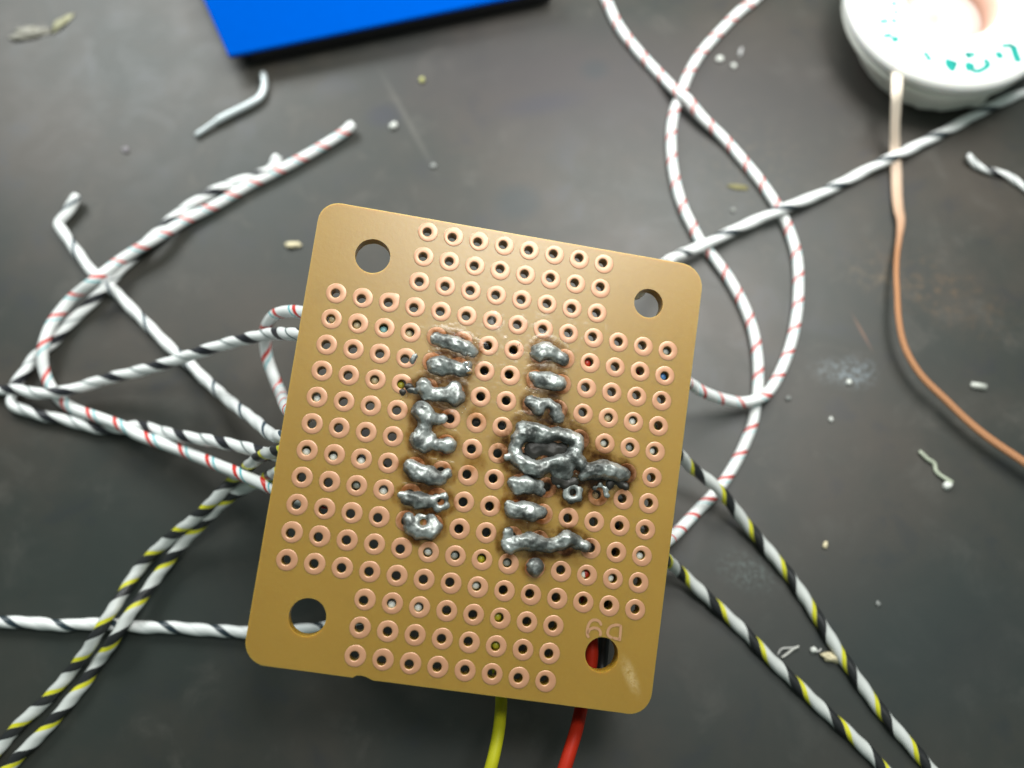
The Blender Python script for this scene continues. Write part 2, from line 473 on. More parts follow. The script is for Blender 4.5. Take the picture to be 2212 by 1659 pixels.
# ------------------------------------------------------------------ solder
def field(balls, x, y, grow):
    f = np.zeros_like(x); rm = np.zeros_like(x); w_ = np.zeros_like(x)+1e-6
    for bx, by, r, hh in balls:
        R = r*grow; d2 = ((x-bx)**2+(y-by)**2)/(R*R)
        g = np.clip(1-d2, 0, None)**2
        f += g; rm += g*r*hh; w_ += g
    return f, rm/w_
def height_mesh(name, balls, res, grow, thr, zs, amp, seed, z0, flatv=None, ring=None):
    bx = [b[0] for b in balls]; by = [b[1] for b in balls]; mr = max(b[2] for b in balls)*grow+0.2
    xs = np.arange(min(bx)-mr, max(bx)+mr, res); ys = np.arange(min(by)-mr, max(by)+mr, res)
    X, Y = np.meshgrid(xs, ys)
    n1 = np.zeros_like(X); n2 = np.zeros_like(X)
    for j in range(X.shape[0]):
        for i in range(X.shape[1]):
            n1[j, i] = noise.noise(Vector((X[j, i]*1.25, Y[j, i]*1.25, seed*3.7)))
            n2[j, i] = noise.noise(Vector((X[j, i]*3.6, Y[j, i]*3.6, seed*1.9+5)))
    F, Rm = field(balls, X+0.10*n2, Y+0.14*n1, grow)
    if ring:
        for cx, cy, rr in ring: F = F - 1.6*np.exp(-(((X-cx)**2+(Y-cy)**2)/(rr*rr)))
    F = F + amp*0.30*n1
    q = np.clip((F-thr)/(1-thr), 0, None)
    if flatv is None:
        Z = Rm*zs*np.sqrt(np.minimum(q, 0.9+0.28*np.log1p(np.clip(q-0.9, 0, None))))
        Z = Z*(1+amp*0.8*n1+amp*0.22*n2) + amp*0.03*np.sign(n2)*np.sqrt(np.abs(n2))*(q > 0)
        Z = np.clip(Z, 0, None)
        for _ in range(3):
            K = Z.copy()
            K[1:-1, 1:-1] = (4*Z[1:-1, 1:-1] + 2*(Z[:-2, 1:-1]+Z[2:, 1:-1]+Z[1:-1, :-2]+Z[1:-1, 2:]) + Z[:-2, :-2]+Z[2:, 2:]+Z[:-2, 2:]+Z[2:, :-2])/16
            Z = K
    else:
        Z = flatv*np.sqrt(np.clip(q, 0, 1))*(1+0.5*n1)
    on = q > 0
    idx = -np.ones(X.shape, int); v = []; f = []
    on2 = on.copy(); am = []
    on2[1:] |= on[:-1]; on2[:-1] |= on[1:]; on2[:, 1:] |= on[:, :-1]; on2[:, :-1] |= on[:, 1:]
    for j in range(X.shape[0]):
        for i in range(X.shape[1]):
            if on2[j, i]:
                idx[j, i] = len(v); am.append(float(np.clip(q[j, i]*1.6, 0, 1))); v.append((X[j, i], Y[j, i], z0 + (Z[j, i] if on[j, i] else -0.012)))
    for j in range(X.shape[0]-1):
        for i in range(X.shape[1]-1):
            q4 = (idx[j, i], idx[j, i+1], idx[j+1, i+1], idx[j+1, i])
            if min(q4) >= 0: f.append(tuple(int(k) for k in q4))
    me = mesh(name, v, f)
    if flatv is not None:
        at_ = me.attributes.new('amount', 'FLOAT', 'POINT'); at_.data.foreach_set('value', am)
    return me
def solder_mat():
    m = NT('solder')
    a = m.noise(7, 5, 0.6); b = m.noise(22, 5, 0.65)
    c = m.mix(m.step(a, 0.35, 0.65), (0.085, 0.09, 0.085), (0.44, 0.47, 0.45))
    c = m.mix(m.math('MULTIPLY', m.step(b, 0.60, 0.74), 0.7), c, (0.05, 0.045, 0.035))  # dark flecks: flux bits, and dark reflections put into the colour
    m.set(Base_Color=c, Metallic=0.65, Roughness=m.math('ADD', m.math('MULTIPLY', m.step(a, 0.35, 0.7), -0.17), 0.52))
    m.bump(b, 0.10, 0.005)
    return m.m
def flux_mat(name, tint):
    m = NT(name)
    nz = m.noise(6, 5, 0.65)
    tr = m.new('ShaderNodeBsdfTransparent'); at_ = m.new('ShaderNodeAttribute', attribute_name='amount')
    m.l(m.mix(m.math('MULTIPLY', at_.outputs['Fac'], m.step(nz, 0.22, 0.78)), (1, 1, 1), tint), tr.inputs[0])
    gl = m.new('ShaderNodeBsdfGlossy'); gl.inputs['Roughness'].default_value = 0.18
    bp = m.new('ShaderNodeBump'); bp.inputs['Strength'].default_value = 0.35; bp.inputs['Distance'].default_value = 0.01
    m.l(m.noise(14, 4), bp.inputs['Height']); m.l(bp.outputs[0], gl.inputs['Normal'])
    mx = m.new('ShaderNodeMixShader'); mx.inputs[0].default_value = 0.022
    m.l(tr.outputs[0], mx.inputs[1]); m.l(gl.outputs[0], mx.inputs[2]); m.l(mx.outputs[0], m.out.inputs['Surface'])
    return m.m
M_SOL, M_FLX, M_BURNT = solder_mat(), flux_mat('amber_flux', (0.52, 0.37, 0.18)), flux_mat('burnt_flux', (0.34, 0.24, 0.11))
J = [
 ('', [(943,732,.62,.8),(962,738,.72,.9),(985,744,.78,1),(1006,752,.78,1.1),(1022,760,.5,.9)], []),
 ('', [(938,788,.75,1),(956,790,.95,1.1),(978,793,.72,.9),(1000,800,.7,1),(1010,790,.45,1.3)], []),
 ('', [(915,832,.72,1.2),(922,848,.72,.9),(942,852,.66,.8),(962,851,.7,.9),(982,838,.66,.9),(986,858,.85,1),(886,842,.38,.7),(898,845,.3,.6)], []),
 ('', [(910,888,.95,1.1),(922,900,.85,1),(944,905,.48,.8),(958,904,.42,.7),(916,925,.72,1.0),(904,950,.85,1.1),(918,962,.72,1),(930,945,.55,.9),(946,962,.55,.9),(968,962,.8,1)], []),
 ('', [(887,1008,.72,1),(903,1020,.85,1.1),(928,1026,.85,1),(952,1034,.66,.9),(966,1022,.45,.8)], []),
 ('', [(866,1069,.32,.8),(882,1075,.66,.9),(904,1080,.82,1.1),(926,1083,.6,.9),(944,1078,.45,.7),(960,1074,.42,.7),(962,1092,.42,.7),(946,1096,.45,.7)], [(952,1084,.30)]),
 ('', [(882,1118,.5,1.2),(888,1136,.72,.9),(906,1148,.78,1),(926,1148,.78,1),(942,1138,.6,.9),(930,1122,.55,.5),(908,1120,.5,.4)], [(914,1128,.3)]),
 ('', [(1164,762,.85,1),(1180,756,.85,1.05),(1198,766,.72,.9),(1216,776,.6,.9)], []),
 ('', [(1152,812,.45,.9),(1166,820,.78,1),(1186,822,.85,1),(1206,828,.78,.9)], []),
 ('', [(1146,868,.6,.9),(1162,878,.82,1.1),(1182,874,.66,.8),(1198,884,.66,1),(1206,902,.6,.9)], [(1183,886,.25)]),
 ('large shiny solder bridge over many pads with an open hollow',
   [(1126,922,.5,.7),(1138,930,.9,1.4),(1158,936,1.0,1.5),(1182,943,.9,1.4),(1204,936,.62,1.4),(1224,942,.72,1.5),(1245,951,.72,1.6),(1247,968,.62,1.7),
    (1118,948,.7,1.1),(1112,970,.66,1.1),(1116,990,.7,1.2),(1136,1004,.82,1.3),(1160,1012,.82,1.4),(1182,1002,.72,1.6),(1204,995,.72,1.7),(1222,1002,.85,1.3),(1222,1020,.78,.9),(1204,1022,.6,.7),
    (1237,980,.72,1.7),(1252,998,.66,1.7),(1262,1028,.55,1.3),(1280,1018,.85,1.4),(1302,1014,1.0,1.5),(1326,1020,.92,1.3),(1346,1026,.72,1.0),(1096,987,.34,1),
    (1170,972,.9,.35),(1200,966,.6,.35)], [(1172,972,.75),(1200,966,.5)]),
 ('', [(1110,1042,.6,.9),(1118,1056,.55,.9),(1136,1046,.85,1.2),(1154,1052,.72,1),(1168,1062,.5,.8),(1168,1044,.32,.7)], []),
 ('ring of dull solder round an open hole', [(1226,1058,.42,.6),(1238,1050,.42,.6),(1250,1060,.42,.6),(1248,1074,.45,.6),(1234,1078,.45,.7),(1224,1070,.42,.6),(1206,1046,.3,.4)], [(1237,1064,.30)]),
 ('thin crescent of solder round an open hole', [(1284,1054,.28,.5),(1296,1048,.3,.5),(1308,1056,.32,.5),(1310,1068,.3,.5)], []),
 ('', [(1100,1092,.5,.8),(1108,1104,.7,.9),(1128,1102,.9,1),(1150,1106,.85,.95),(1170,1106,.55,.8)], []),
 ('long wavy solder bridge below the others', [(1098,1150,.5,.8),(1094,1170,.5,.7),(1100,1184,.6,.9),(1120,1172,.72,1.1),(1142,1168,.85,1.2),(1164,1174,.8,1.1),(1186,1178,.66,.9),(1206,1174,.72,1),(1224,1164,.82,1.2),(1244,1170,.66,.9),(1264,1180,.55,1)], []),
 ('single round dot of solder', [(1156,1224,.82,1.05)], []),
 ('small smear of solder on a pad edge', [(892,778,.3,.8),(896,770,.24,.7)], []),
]
for i, (lab, bl, rg) in enumerate(J):
    balls = [(*onb(x, y), r, h) for x, y, r, h in bl]
    ring = [(*onb(x, y), r) for x, y, r in rg]
    o = link('solder_joint', height_mesh('solder_joint', balls, 0.055, 1.45, 0.26, 0.95, 0.26, i+1, 0.02, None, ring), M_SOL, board)
    if lab: tag(o, lab)
    if i != 17:
        fb = [(x, y, r*1.0+(0.85 if i == 10 else 0.65), 1) for x, y, r, h in balls]
        link('flux_residue', height_mesh('flux_residue', fb, 0.13, 1.35, 0.16, 1, 0.5, i+31, 0.05, 0.03), M_BURNT if i in (2, 9, 10, 12, 15) else M_FLX, board)
STAIN = [
 [(1170,975,3.2),(1230,960,2.6),(1290,1010,2.4),(1340,1030,1.8),(1225,1040,2.6),(1180,890,2.2),(1185,830,1.9),(1190,770,1.7),(1150,1050,1.8),(1140,1100,1.7),(1180,1175,2.2),(1240,1185,1.6),(1290,1070,1.6),(1090,960,1.5)],
 [(975,745,1.8),(970,790,1.8),(945,850,1.9),(925,905,2.0),(935,960,2.0),(925,1020,1.9),(915,1080,1.9),(915,1135,1.8),(1030,900,1.2),(1025,1000,1.2)]]
M_STN = [flux_mat('smoky_flux', (0.50, 0.40, 0.24)), flux_mat('pale_flux', (0.66, 0.53, 0.33))]
for i, bl in enumerate(STAIN):
    link('flux_stain', height_mesh('flux_stain', [(*onb(x, y), r, 1) for x, y, r in bl], 0.16, 1.25, 0.02, 1, 0.25, 51+i, 0.041, 0.006), M_STN[i], board)
M_GUNK = simple('burnt_resin', (0.018, 0.016, 0.012), 0.48, 0, 0.4, 14)
for i, bl in enumerate(([(1150,972,.7),(1172,968,.75),(1195,972,.7),(1215,972,.6)], [(1212,1040,.5),(1225,1046,.5),(1200,1036,.45),(1240,1040,.4)], [(1318,1046,.4),(1340,1044,.4),(1352,1050,.3)], [(870,848,.3),(884,836,.35)])):
    link('burnt_residue', height_mesh('burnt_residue', [(*onb(x, y), r, 1) for x, y, r in bl], 0.07, 1.5, 0.2, 1, 0.5, 61+i, 0.03, 0.22), M_GUNK, board)
# wire tips and resin standing in some of the holes
M_TIP = {'w': simple('white_tip', (0.66, 0.69, 0.66), 0.4), 'g': simple('resin_plug', (0.52, 0.44, 0.28), 0.35, 0, 0.15, 10), 'y': simple('yellow_tip', (0.38, 0.36, 0.02), 0.4),
         'r': simple('red_tip', (0.42, 0.03, 0.015), 0.4), 't': simple('teal_tip', (0.22, 0.44, 0.46), 0.4), 'b': simple('blue_tip', (0.05, 0.16, 0.36), 0.4), 'p': simple('pewter_tip', (0.30, 0.33, 0.31), 0.4)}
TIPS = [('g',716,691,.1,.1),('g',773,700,0,0),('t',828,713,0,-.08),('g',884,722,-.12,-.08),('w',687,862,.1,-.14),('g',811,823,0,0),('w',662,979,-.04,-.14),('w',722,988,.02,-.15),('w',778,993,0,-.2),('p',772,1050,.05,.1),('w',825,1068,-.02,-.12),
        ('w',845,1309,.05,-.2),('w',901,1313,-.06,-.1),('w',1030,1274,-.06,.04),('w',926,1195,.05,.06),('p',980,1203,-.08,0),('y',1040,1216,0,-.1),('y',1078,1336,-.1,0),('y',1070,1396,.12,.05),('p',1098,1223,0,0),('r',1263,1246,.12,.02),('w',1252,1250,-.14,-.06),('w',1310,1249,-.16,0),
        ('w',1383,1206,.02,-.08),('r',1275,787,-.08,-.05),('b',1438,814,-.05,-.05),('g',1312,905,0,0),('w',1367,916,.02,-.04),('w',1303,965,-.08,.02),('p',1359,971,0,0),('w',1411,976,-.14,0),('w',1290,1076,-.05,-.1),('y',862,842,-.1,0),('p',1437,762,-.06,-.06)]
tip_mesh = {}
for k, m in M_TIP.items():
    bm = bmesh.new(); bmesh.ops.create_uvsphere(bm, u_segments=14, v_segments=8, radius=0.40*S)
    for v_ in bm.verts: v_.co.z *= 0.75
    me = bpy.data.meshes.new('wire_tip'); bm.to_mesh(me); bm.free(); me.materials.append(m)
    me.polygons.foreach_set('use_smooth', [True]*len(me.polygons)); tip_mesh[k] = me
for k, x, y, dx, dy in TIPS:
    bx, by = onb(x, y)
    hx1, hy1, _ = min(holes[:len(grid)], key=lambda h: (h[0]-bx)**2+(h[1]-by)**2)
    o = bpy.data.objects.new('resin_plug' if k == 'g' else 'wire_tip', tip_mesh[k]); col.objects.link(o); o.parent = board
    o.location = ((hx1+dx)*S, (hy1+dy)*S, -0.62*S)
# bright ragged spikes of solder and flux flakes
M_BRI = simple('bright_solder', (0.85, 0.86, 0.86), 0.25, 0.9)
def shards(name, spots, mat, n_each=9, size=0.16, parent=None):
    v = []; f = []
    for px, py, spread in spots:
        cx, cy = onb(px, py)
        for _ in range(n_each):
            a = random.uniform(0, 6.28); d = spread*math.sqrt(random.random()); s = size*random.uniform(.5, 1.6)
            x, y = cx+d*math.cos(a), cy+d*math.sin(a); z = 0.09
            b = len(v); t = random.uniform(0, 6.28)
            v += [(x-s*.4*math.cos(t), y-s*.4*math.sin(t), z), (x+s*.4*math.sin(t), y-s*.4*math.cos(t), z), (x+s*.3*math.cos(t), y+s*.3*math.sin(t), z+.02), (x+s*random.uniform(-.6, .6), y+s*random.uniform(-.3, .9), z+s*random.uniform(.5, 1.4))]
            f += [(b, b+1, b+3), (b+1, b+2, b+3), (b+2, b, b+3)]
    o = link(name, mesh(name, v, f), mat, parent, smooth=False); return tag(o, kind='stuff')
shards('flux_flakes', [(1030,738,.7),(1196,742,.7),(1214,745,.6),(1120,748,.5),(1138,1120,.4),(1000,880,.6),(1225,756,.6),(870,855,.4),(1150,838,.6),(1130,905,.5),(1250,1030,.4),(1235,1150,.5),(1330,1045,.8),(1105,970,.4)],
       simple('flux_flake', (0.62, 0.56, 0.42), 0.25), 5, 0.11, board)
o = link('solder_spike', height_mesh('solder_spike', [(*onb(1002, 792), .42, 2.6), (*onb(1012, 802), .36, 2.2), (*onb(996, 806), .3, 1.8), (*onb(1008, 786), .3, 2.4)], 0.04, 1.4, 0.25, 1.0, 0.9, 77, 0.05), M_BRI, board)
tag(o, 'bright torn tip of solder')

# ------------------------------------------------------------------ wires
def P(lst, z=0.7, lift=False):
    """pixel polyline -> world points; entries (px, py[, z]) lie z mm above the table, ('b', px, py, depth) under the board"""
    out = []
    for q in lst:
        if q[0] == 'b': out.append(below(q[1], q[2], q[3]))
        else:
            h = q[2] if len(q) > 2 else z
            if lift and h > 2.2: h += (h-2.2)*(2.3 if q[0] > 1400 else 1.6)      # wires climb towards the board's underside
            out.append(at(q[0], q[1], h))
    return out
def wire(name, pts, mat, rad, label, cat='wire', group=None, z=None, **kw):
    group = group or ('striped wires round the board' if name == 'striped_wire' else None)
    if mat in (M_BLK, M_THN, M_LIN, M_YEL): kw['lobes'] = 0.07; kw.setdefault('n', 18)
    o = link(name, tube(name, P(pts, z if z is not None else (rad if not callable(rad) else rad(0)), name == 'striped_wire'), rad, **kw), mat)
    return tag(o, label, cat, group)
RW = 0.66
# black striped white wires on the left
wire('striped_wire', [(-60,838,.8),(0,843,.8),(40,842,1.6),(83,850,2.2),(133,846,2.3),(167,838,2.2),(233,818,2.5),(333,793,3.4),(433,760,4.6),(500,740,5.4),(583,722,7),(633,722,9),('b',690,724,4),('b',760,722,3),('b',850,745,2.4)],
     M_BLK, RW, 'white wire with bold black stripe rising from the left picture edge to the board', pitch=6.9, phase=0.15)
wire('striped_wire', [(601,336,1.4),(582,368,.9),(550,380),(520,391),(467,411),(420,438),(383,464),(345,498,.65),(267,576,.65),(222,626),(187,664),(150,698),(125,728,.65),(105,748,.65),(77,770),(58,796,.8),(38,824,1.0),(27,848,.8),(27,874,.7),(60,888,.7),(100,900,.7),(133,904,.7),(167,914,.7),(215,926,.7),(262,926,.9),(300,920,1.4),(333,928,2.4),(380,940,3.2),(467,954,4.4),(533,968,5.4),(593,984,6.6),('b',663,981,4.6),('b',722,990,3.6),('b',780,998,2.8),('b',830,1015,2.3)],
     M_BLK, RW, 'white wire with black spiral stripe that hooks sharply back at the left picture edge', pitch=6.9, phase=0.3)
# red striped wire on the left, with a free end
wire('striped_wire', [(763,266,1.2),(737,290,.8),(667,333),(600,369),(533,403),(467,442),(400,476,.9),(333,517,1.9),(283,547,1.9),(253,567,2.0),(205,604,2.6),(160,640,2.0),(130,673,1.8),(108,706,2.0),(94,746,2.1),(92,780,1.7),(97,806,1.2),(110,836,.8),(133,866,.8),(167,886,1.2),(217,903,2.0),(267,922,2.6),(300,940,2.6),(350,958,2.9),(400,976,3.2),(467,1003,4.2),(517,1023,5.0),(567,1045,5.8),(593,1057,6.2),('b',650,1078,4.4),('b',710,1084,3.6),('b',772,1066,2.8),('b',826,1069,2.2)],
     M_RED, RW, 'white wire with red and teal spiral stripes, its free end pointing to the blue box',
     pitch=lambda t: 3.4+1.6*min(1, max(0, (t-0.35)/0.35)), phase=0.2)
# white wire with a dark line crossing diagonally on the left
wire('striped_wire', [(167,420,1.3),(147,456,.9),(127,482),(133,496),(150,522),(173,553),(200,588,.65),(228,613,.65),(255,636),(283,666),(307,690),(333,716,.7),(377,760,1.0),(410,787,1.2),(443,820,1.8),(483,856,3.0),(520,886,4.0),(550,908,5.0),(585,938,6.4),('b',612,944,6.0),('b',660,948,4.5),('b',740,955,2.6)],
     M_LIN, RW, 'white wire with a thin dark line and bent free end running diagonally under other wires', pitch=7.4, phase=0.55)
# short loop beside the board
wire('striped_wire', [('b',890,726,2.1),('b',828,713,3.0),('b',773,700,3.6),('b',716,690,4.2),(655,675,8.5),(620,673,7.6),(592,682,6.6),(575,708,5.4),(573,740,4.4),(578,775,3.8),(592,815,3.6),(606,850,4.0),('b',625,888,6.4),('b',660,886,4.2),('b',690,868,2.6),('b',730,868,2.0)],
     M_RED, RW, 'short red and teal striped wire curling in a small loop left of the board', pitch=4.6, phase=0.72)
# lower left straight wire
wire('striped_wire', [(-60,1338,.7),(0,1343),(67,1345),(133,1351),(183,1348),(250,1350),(317,1355),(367,1355),(433,1360),(500,1364),(540,1366,.9),(600,1364,1.4),(664,1360,2.0),(720,1352,2.6),('b',790,1330,5.0),('b',846,1312,4.2),('b',905,1314,3.6),('b',970,1296,3.2),('b',1030,1274,2.8),('b',1100,1230,2.4),('b',1150,1226,1.9)],
     M_THN, 0.66, 'white wire with thin dark line lying level behind the lower left mounting hole', pitch=6.0, phase=0.1)
# yellow and black striped wires, lower left
wire('striped_wire', [('b',700,958,2.4),('b',640,968,4.0),(570,983,6.6),(536,1008,5.2),(505,1036,3.8),(474,1068,3.6),(433,1110,3.0),(350,1178,1.6),(300,1230,.9),(270,1276,1.4),(240,1322,2.1),(207,1374,2.1),(183,1413,1.3),(147,1459),(100,1513),(57,1551),(20,1590),(-20,1640),(-60,1690)],
     M_YEL, RW, 'yellow, black and white striped wire, upper of the two running to the lower left corner', pitch=4.6, phase=0.55)
wire('striped_wire', [(-30,1712),(15,1662),(50,1624),(87,1588),(133,1536),(180,1479),(213,1429),(247,1380,2.1),(283,1323,2.1),(320,1273,1.5),(360,1217,1.4),(400,1168,2.0),(443,1124,2.6),(488,1080,3.2),(520,1060,3.6),(556,1042,4.2),('b',620,1014,6.0),('b',690,1005,3.2),('b',740,1000,2.2)],
     M_YEL, RW, 'yellow, black and white striped wire, lower of the two running to the lower left corner', pitch=5.2, phase=0.2)
# right side
wire('striped_wire', [(1303,-14),(1310,0),(1337,57),(1380,113),(1424,160),(1464,200,1.6),(1484,214,1.9),(1518,255,1.4),(1564,300,.8),(1608,350),(1641,390),(1671,433),(1691,467),(1708,507),(1721,553),(1725,603),(1723,663),(1714,720),(1701,766),(1681,813,.9),(1658,849,1.5),(1634,863,1.9),(1598,869,2.2),(1554,860,2.8),(1514,844,3.6),(1488,828,4.2),('b',1440,812,4.2),('b',1380,800,2.4)],
     M_RDT, RW, 'red striped white wire making a wide outer loop and hooking back to the board', pitch=3.6, phase=0.35)
wire('striped_wire', [(1668,-40),(1628,2),(1598,25),(1561,62),(1524,103),(1504,130),(1484,167),(1471,203,.6),(1457,240),(1450,283),(1451,340),(1457,383),(1467,423),(1480,458),(1494,486),(1513,522,.62),(1548,565),(1578,607),(1608,663),(1628,720),(1637,780),(1637,836,.62),(1633,873,.62),(1625,916),(1611,953),(1591,996),(1564,1040,.9),(1534,1076,1.2),(1504,1106,2.0),(1455,1157,3.4),('b',1410,1190,3.0),('b',1383,1203,2.2)],
     M_RDT, RW, 'red striped white wire snaking down the right inside the outer loop', pitch=3.6, phase=0.1)
wire('striped_wire', [(2280,166),(2212,199),(2158,222),(2108,247),(2058,275),(2008,301,.9),(1958,326,1.3),(1930,339,1.5),(1901,353,1.3),(1858,375,.9),(1808,401,.9),(1764,423,1.2),(1724,438,1.6),(1690,452,1.9),(1650,469,1.6),(1604,489,1.6),(1560,510,1.8),(1524,528,1.9),(1484,544,2.4),(1440,566,4.0),('b',1404,600,4.5),('b',1370,640,2.4)],
     M_THN, 0.66, 'white wire with thin dark line slanting from the right edge to the board corner', pitch=8.4, phase=0.35)
wire('striped_wire', [('b',1380,900,2.2),('b',1430,945,4.2),(1470,985,4.2),(1498,1013,3.4),(1553,1058,2.8),(1603,1121,1.8),(1645,1171,1.0),(1687,1221,.8),(1705,1243),(1741,1295),(1775,1348),(1811,1406),(1848,1460),(1888,1516),(1935,1574),(1975,1619),(2010,1661),(2060,1720)],
     M_YEL, RW, 'yellow, black and white striped wire, right one of the pair at the lower right', pitch=5.75, phase=0.5)
wire('striped_wire', [(1985,1740),(1925,1680),(1888,1637),(1841,1590),(1795,1548),(1748,1504),(1701,1458),(1651,1410),(1608,1364),(1561,1321,.8),(1515,1278,1.3),(1474,1240,2.2),(1447,1215,3.2),('b',1405,1180,3.6),('b',1384,1150,2.2)],
     M_YEL, RW, 'yellow, black and white striped wire, left one of the pair at the lower right', pitch=5.9, phase=0.1)
# plain hook-up wires below the board
wire('power_wire', [('b',1040,1212,2.1),('b',1058,1272,4.0),('b',1074,1335,4.6),('b',1071,1398,5.0),('b',1077,1455,5.2),(1083,1505,9.5),(1079,1565,12),(1071,1612,13),(1060,1659,13.5),(1038,1730,13)],
     simple('yellow_insulation', (0.36, 0.355, 0.010), 0.5, 0, 0.06, 5, Specular_IOR_Level=0.15), 0.60, 'plain yellow wire coming out from under the lower edge of the board')
wire('power_wire', [('b',1262,1246,2.1),('b',1272,1330,3.6),('b',1278,1415,3.0),('b',1266,1480,3.4),(1256,1527,8.6),(1246,1573,11.5),(1232,1619,12.6),(1219,1661,13),(1196,1730,13)],
     simple('red_insulation', (0.34, 0.018, 0.006), 0.5, 0, 0.06, 5, Specular_IOR_Level=0.12), 0.66, 'plain red wire coming out from under the lower edge of the board')
wire('power_wire', [('b',1344,1080,2.0),('b',1335,1139,3.2),('b',1326,1194,3.8),('b',1311,1310,4.2),('b',1306,1365,4.4),('b',1302,1415,4.6),('b',1300,1450,4.4),('b',1312,1490,3.0)],
     simple('black_insulation', (0.008, 0.008, 0.008), 0.5), 0.55, 'black wire beside the red one inside the lower right mounting hole')

# ------------------------------------------------------------------ desoldering braid and its spool
def fit_circle(pts, z):
    w3 = [at(x, y, z) for x, y in pts]
    A = np.array([[2*p.x, 2*p.y, 1] for p in w3]); b = np.array([p.x**2+p.y**2 for p in w3])
    s = np.linalg.lstsq(A, b, rcond=None)[0]
    return s[0], s[1], math.sqrt(s[2]+s[0]**2+s[1]**2)
ZT = 9.0
def fit_rings(a, b, z):
    A = [at(x, y, z) for x, y in a]; B = [at(x, y, z) for x, y in b]
    M = np.array([[2*p.x, 2*p.y, 1, 0] for p in A] + [[2*p.x, 2*p.y, 0, 1] for p in B]); r = np.array([p.x**2+p.y**2 for p in A+B])
    q = np.linalg.lstsq(M, r, rcond=None)[0]; k = q[0]**2+q[1]**2
    return q[0], q[1], math.sqrt(q[2]+k), math.sqrt(q[3]+k)
cx, cy, RT, RH = fit_rings([(1857,37),(1872,86),(1902,120),(1947,150),(2003,163),(2078,171),(2172,167)], [(2185,49),(2150,84),(2106,97),(2055,92),(2022,78)], ZT)
RH -= 1.4; RT -= 0.35; cx += 0.3
M_WHT = simple('white_plastic', (0.82, 0.83, 0.80), 0.38, 0, 0.03, 4, Subsurface_Weight=0.1, Subsurface_Scale=0.1)
spool = empty('wick_spool', (cx, cy, 0))
tag(spool, 'white plastic desoldering braid spool with green lettering at the upper right corner', 'spool')
link('cap', lathe('cap', [(RH, ZT-.15), (RH+.25, ZT), (RT-.2, ZT), (RT+.25, ZT-.15), (RT+.7, ZT-.7), (RT+.85, ZT-1.4), (RT+.65, ZT-2.1), (RT+.25, ZT-2.4), (RT-1.5, ZT-2.4), (RH, ZT-2.4)], 96), M_WHT, spool)
link('hub_wall', lathe('hub_wall', [(RH-.03, ZT-.25), (RH-.03, ZT-4.9), (RH-.5, ZT-4.9), (RH-.35, ZT-.6)], 64), simple('pink_reflection_tint', (0.72, 0.48, 0.38), 0.5, 0, 0.06, 3), spool)  # copper reflection put into the wall colour as a pink tint
link('hub_floor', lathe('hub_floor', [(0.01, ZT-4.2), (RH-.52, ZT-4.0), (RH-.52, ZT-4.9), (0.01, ZT-4.9)], 64), simple('shaded_hub', (0.70, 0.62, 0.58), 0.5, 0, 0.08, 4), spool)  # darker pinkish floor: the shade of the recess put into its colour
lf = lathe('bowl', [(RT-2.5, ZT-2.5), (RT+.1, ZT-2.6), (RT+.45, ZT-2.9), (RT+.3, ZT-3.5), (RT-.4, ZT-4.6), (RT-1.3, 3.2), (RT-2.0, 2.1), (RT-2.4, 1.2), (RT-2.7, .5), (RT-3.2, 0.05), (RH+.1, 0.05), (RH+.1, ZT-2.5)], 140)
for v_ in lf.vertices:
    if v_.co.z < 2.4*S and v_.co.xy.length > 5*S:
        a = math.atan2(v_.co.y, v_.co.x); k = 1+max(0, 0.09*noise.noise(Vector((a*4, 1, 2)))+0.02*noise.noise(Vector((a*14, 5, 2))))
        v_.co.x *= k; v_.co.y *= k
for v_ in lf.vertices:      # the foot sits a little off centre
    if v_.co.z < 5.2*S:
        k = (1-v_.co.z/(5.2*S)); v_.co.x += 1.0*S*k; v_.co.y -= 1.1*S*k
link('bowl', lf, simple('ivory_plastic', (0.80, 0.80, 0.73), 0.45, 0, 0.06, 5), spool)
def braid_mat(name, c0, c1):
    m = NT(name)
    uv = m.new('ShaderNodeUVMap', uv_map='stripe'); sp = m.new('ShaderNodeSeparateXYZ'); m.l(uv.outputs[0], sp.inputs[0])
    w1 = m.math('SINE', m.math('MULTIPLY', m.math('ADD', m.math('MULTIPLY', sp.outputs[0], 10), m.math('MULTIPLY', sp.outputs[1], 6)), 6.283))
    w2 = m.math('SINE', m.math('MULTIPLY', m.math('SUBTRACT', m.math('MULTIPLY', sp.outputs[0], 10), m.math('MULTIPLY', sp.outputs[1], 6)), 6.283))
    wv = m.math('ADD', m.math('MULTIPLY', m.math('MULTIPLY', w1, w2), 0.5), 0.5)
    at_ = m.new('ShaderNodeAttribute', attribute_name='lit_pale')
    c = m.mix(at_.outputs['Fac'], c1, c0)  # paler towards the spool: brighter light on that end put into the colour
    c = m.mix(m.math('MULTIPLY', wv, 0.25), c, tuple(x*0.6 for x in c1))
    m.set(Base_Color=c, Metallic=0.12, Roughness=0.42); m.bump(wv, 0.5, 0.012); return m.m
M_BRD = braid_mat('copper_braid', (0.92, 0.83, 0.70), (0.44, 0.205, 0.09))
bp_ = [(1940,135,7.0),(1939,150,7.3),(1938,176,7.8),(1937,205,7.4),(1934,255,5.0),(1933,317,2.0),(1936,367,.7),(1938,417,.6),(1941,450,.8),(1946,478,1.0),(1943,510,1.2),(1938,548,1.8),(1936,588,2.4),(1938,636,3.0),(1941,686,3.2),(1950,736,3.0),(1968,778,2.8),(1996,818,2.6),(2041,862,2.4),(2091,910,2.2),(2141,950,2.2),(2212,998,2.2),(2290,1050,2.2)]
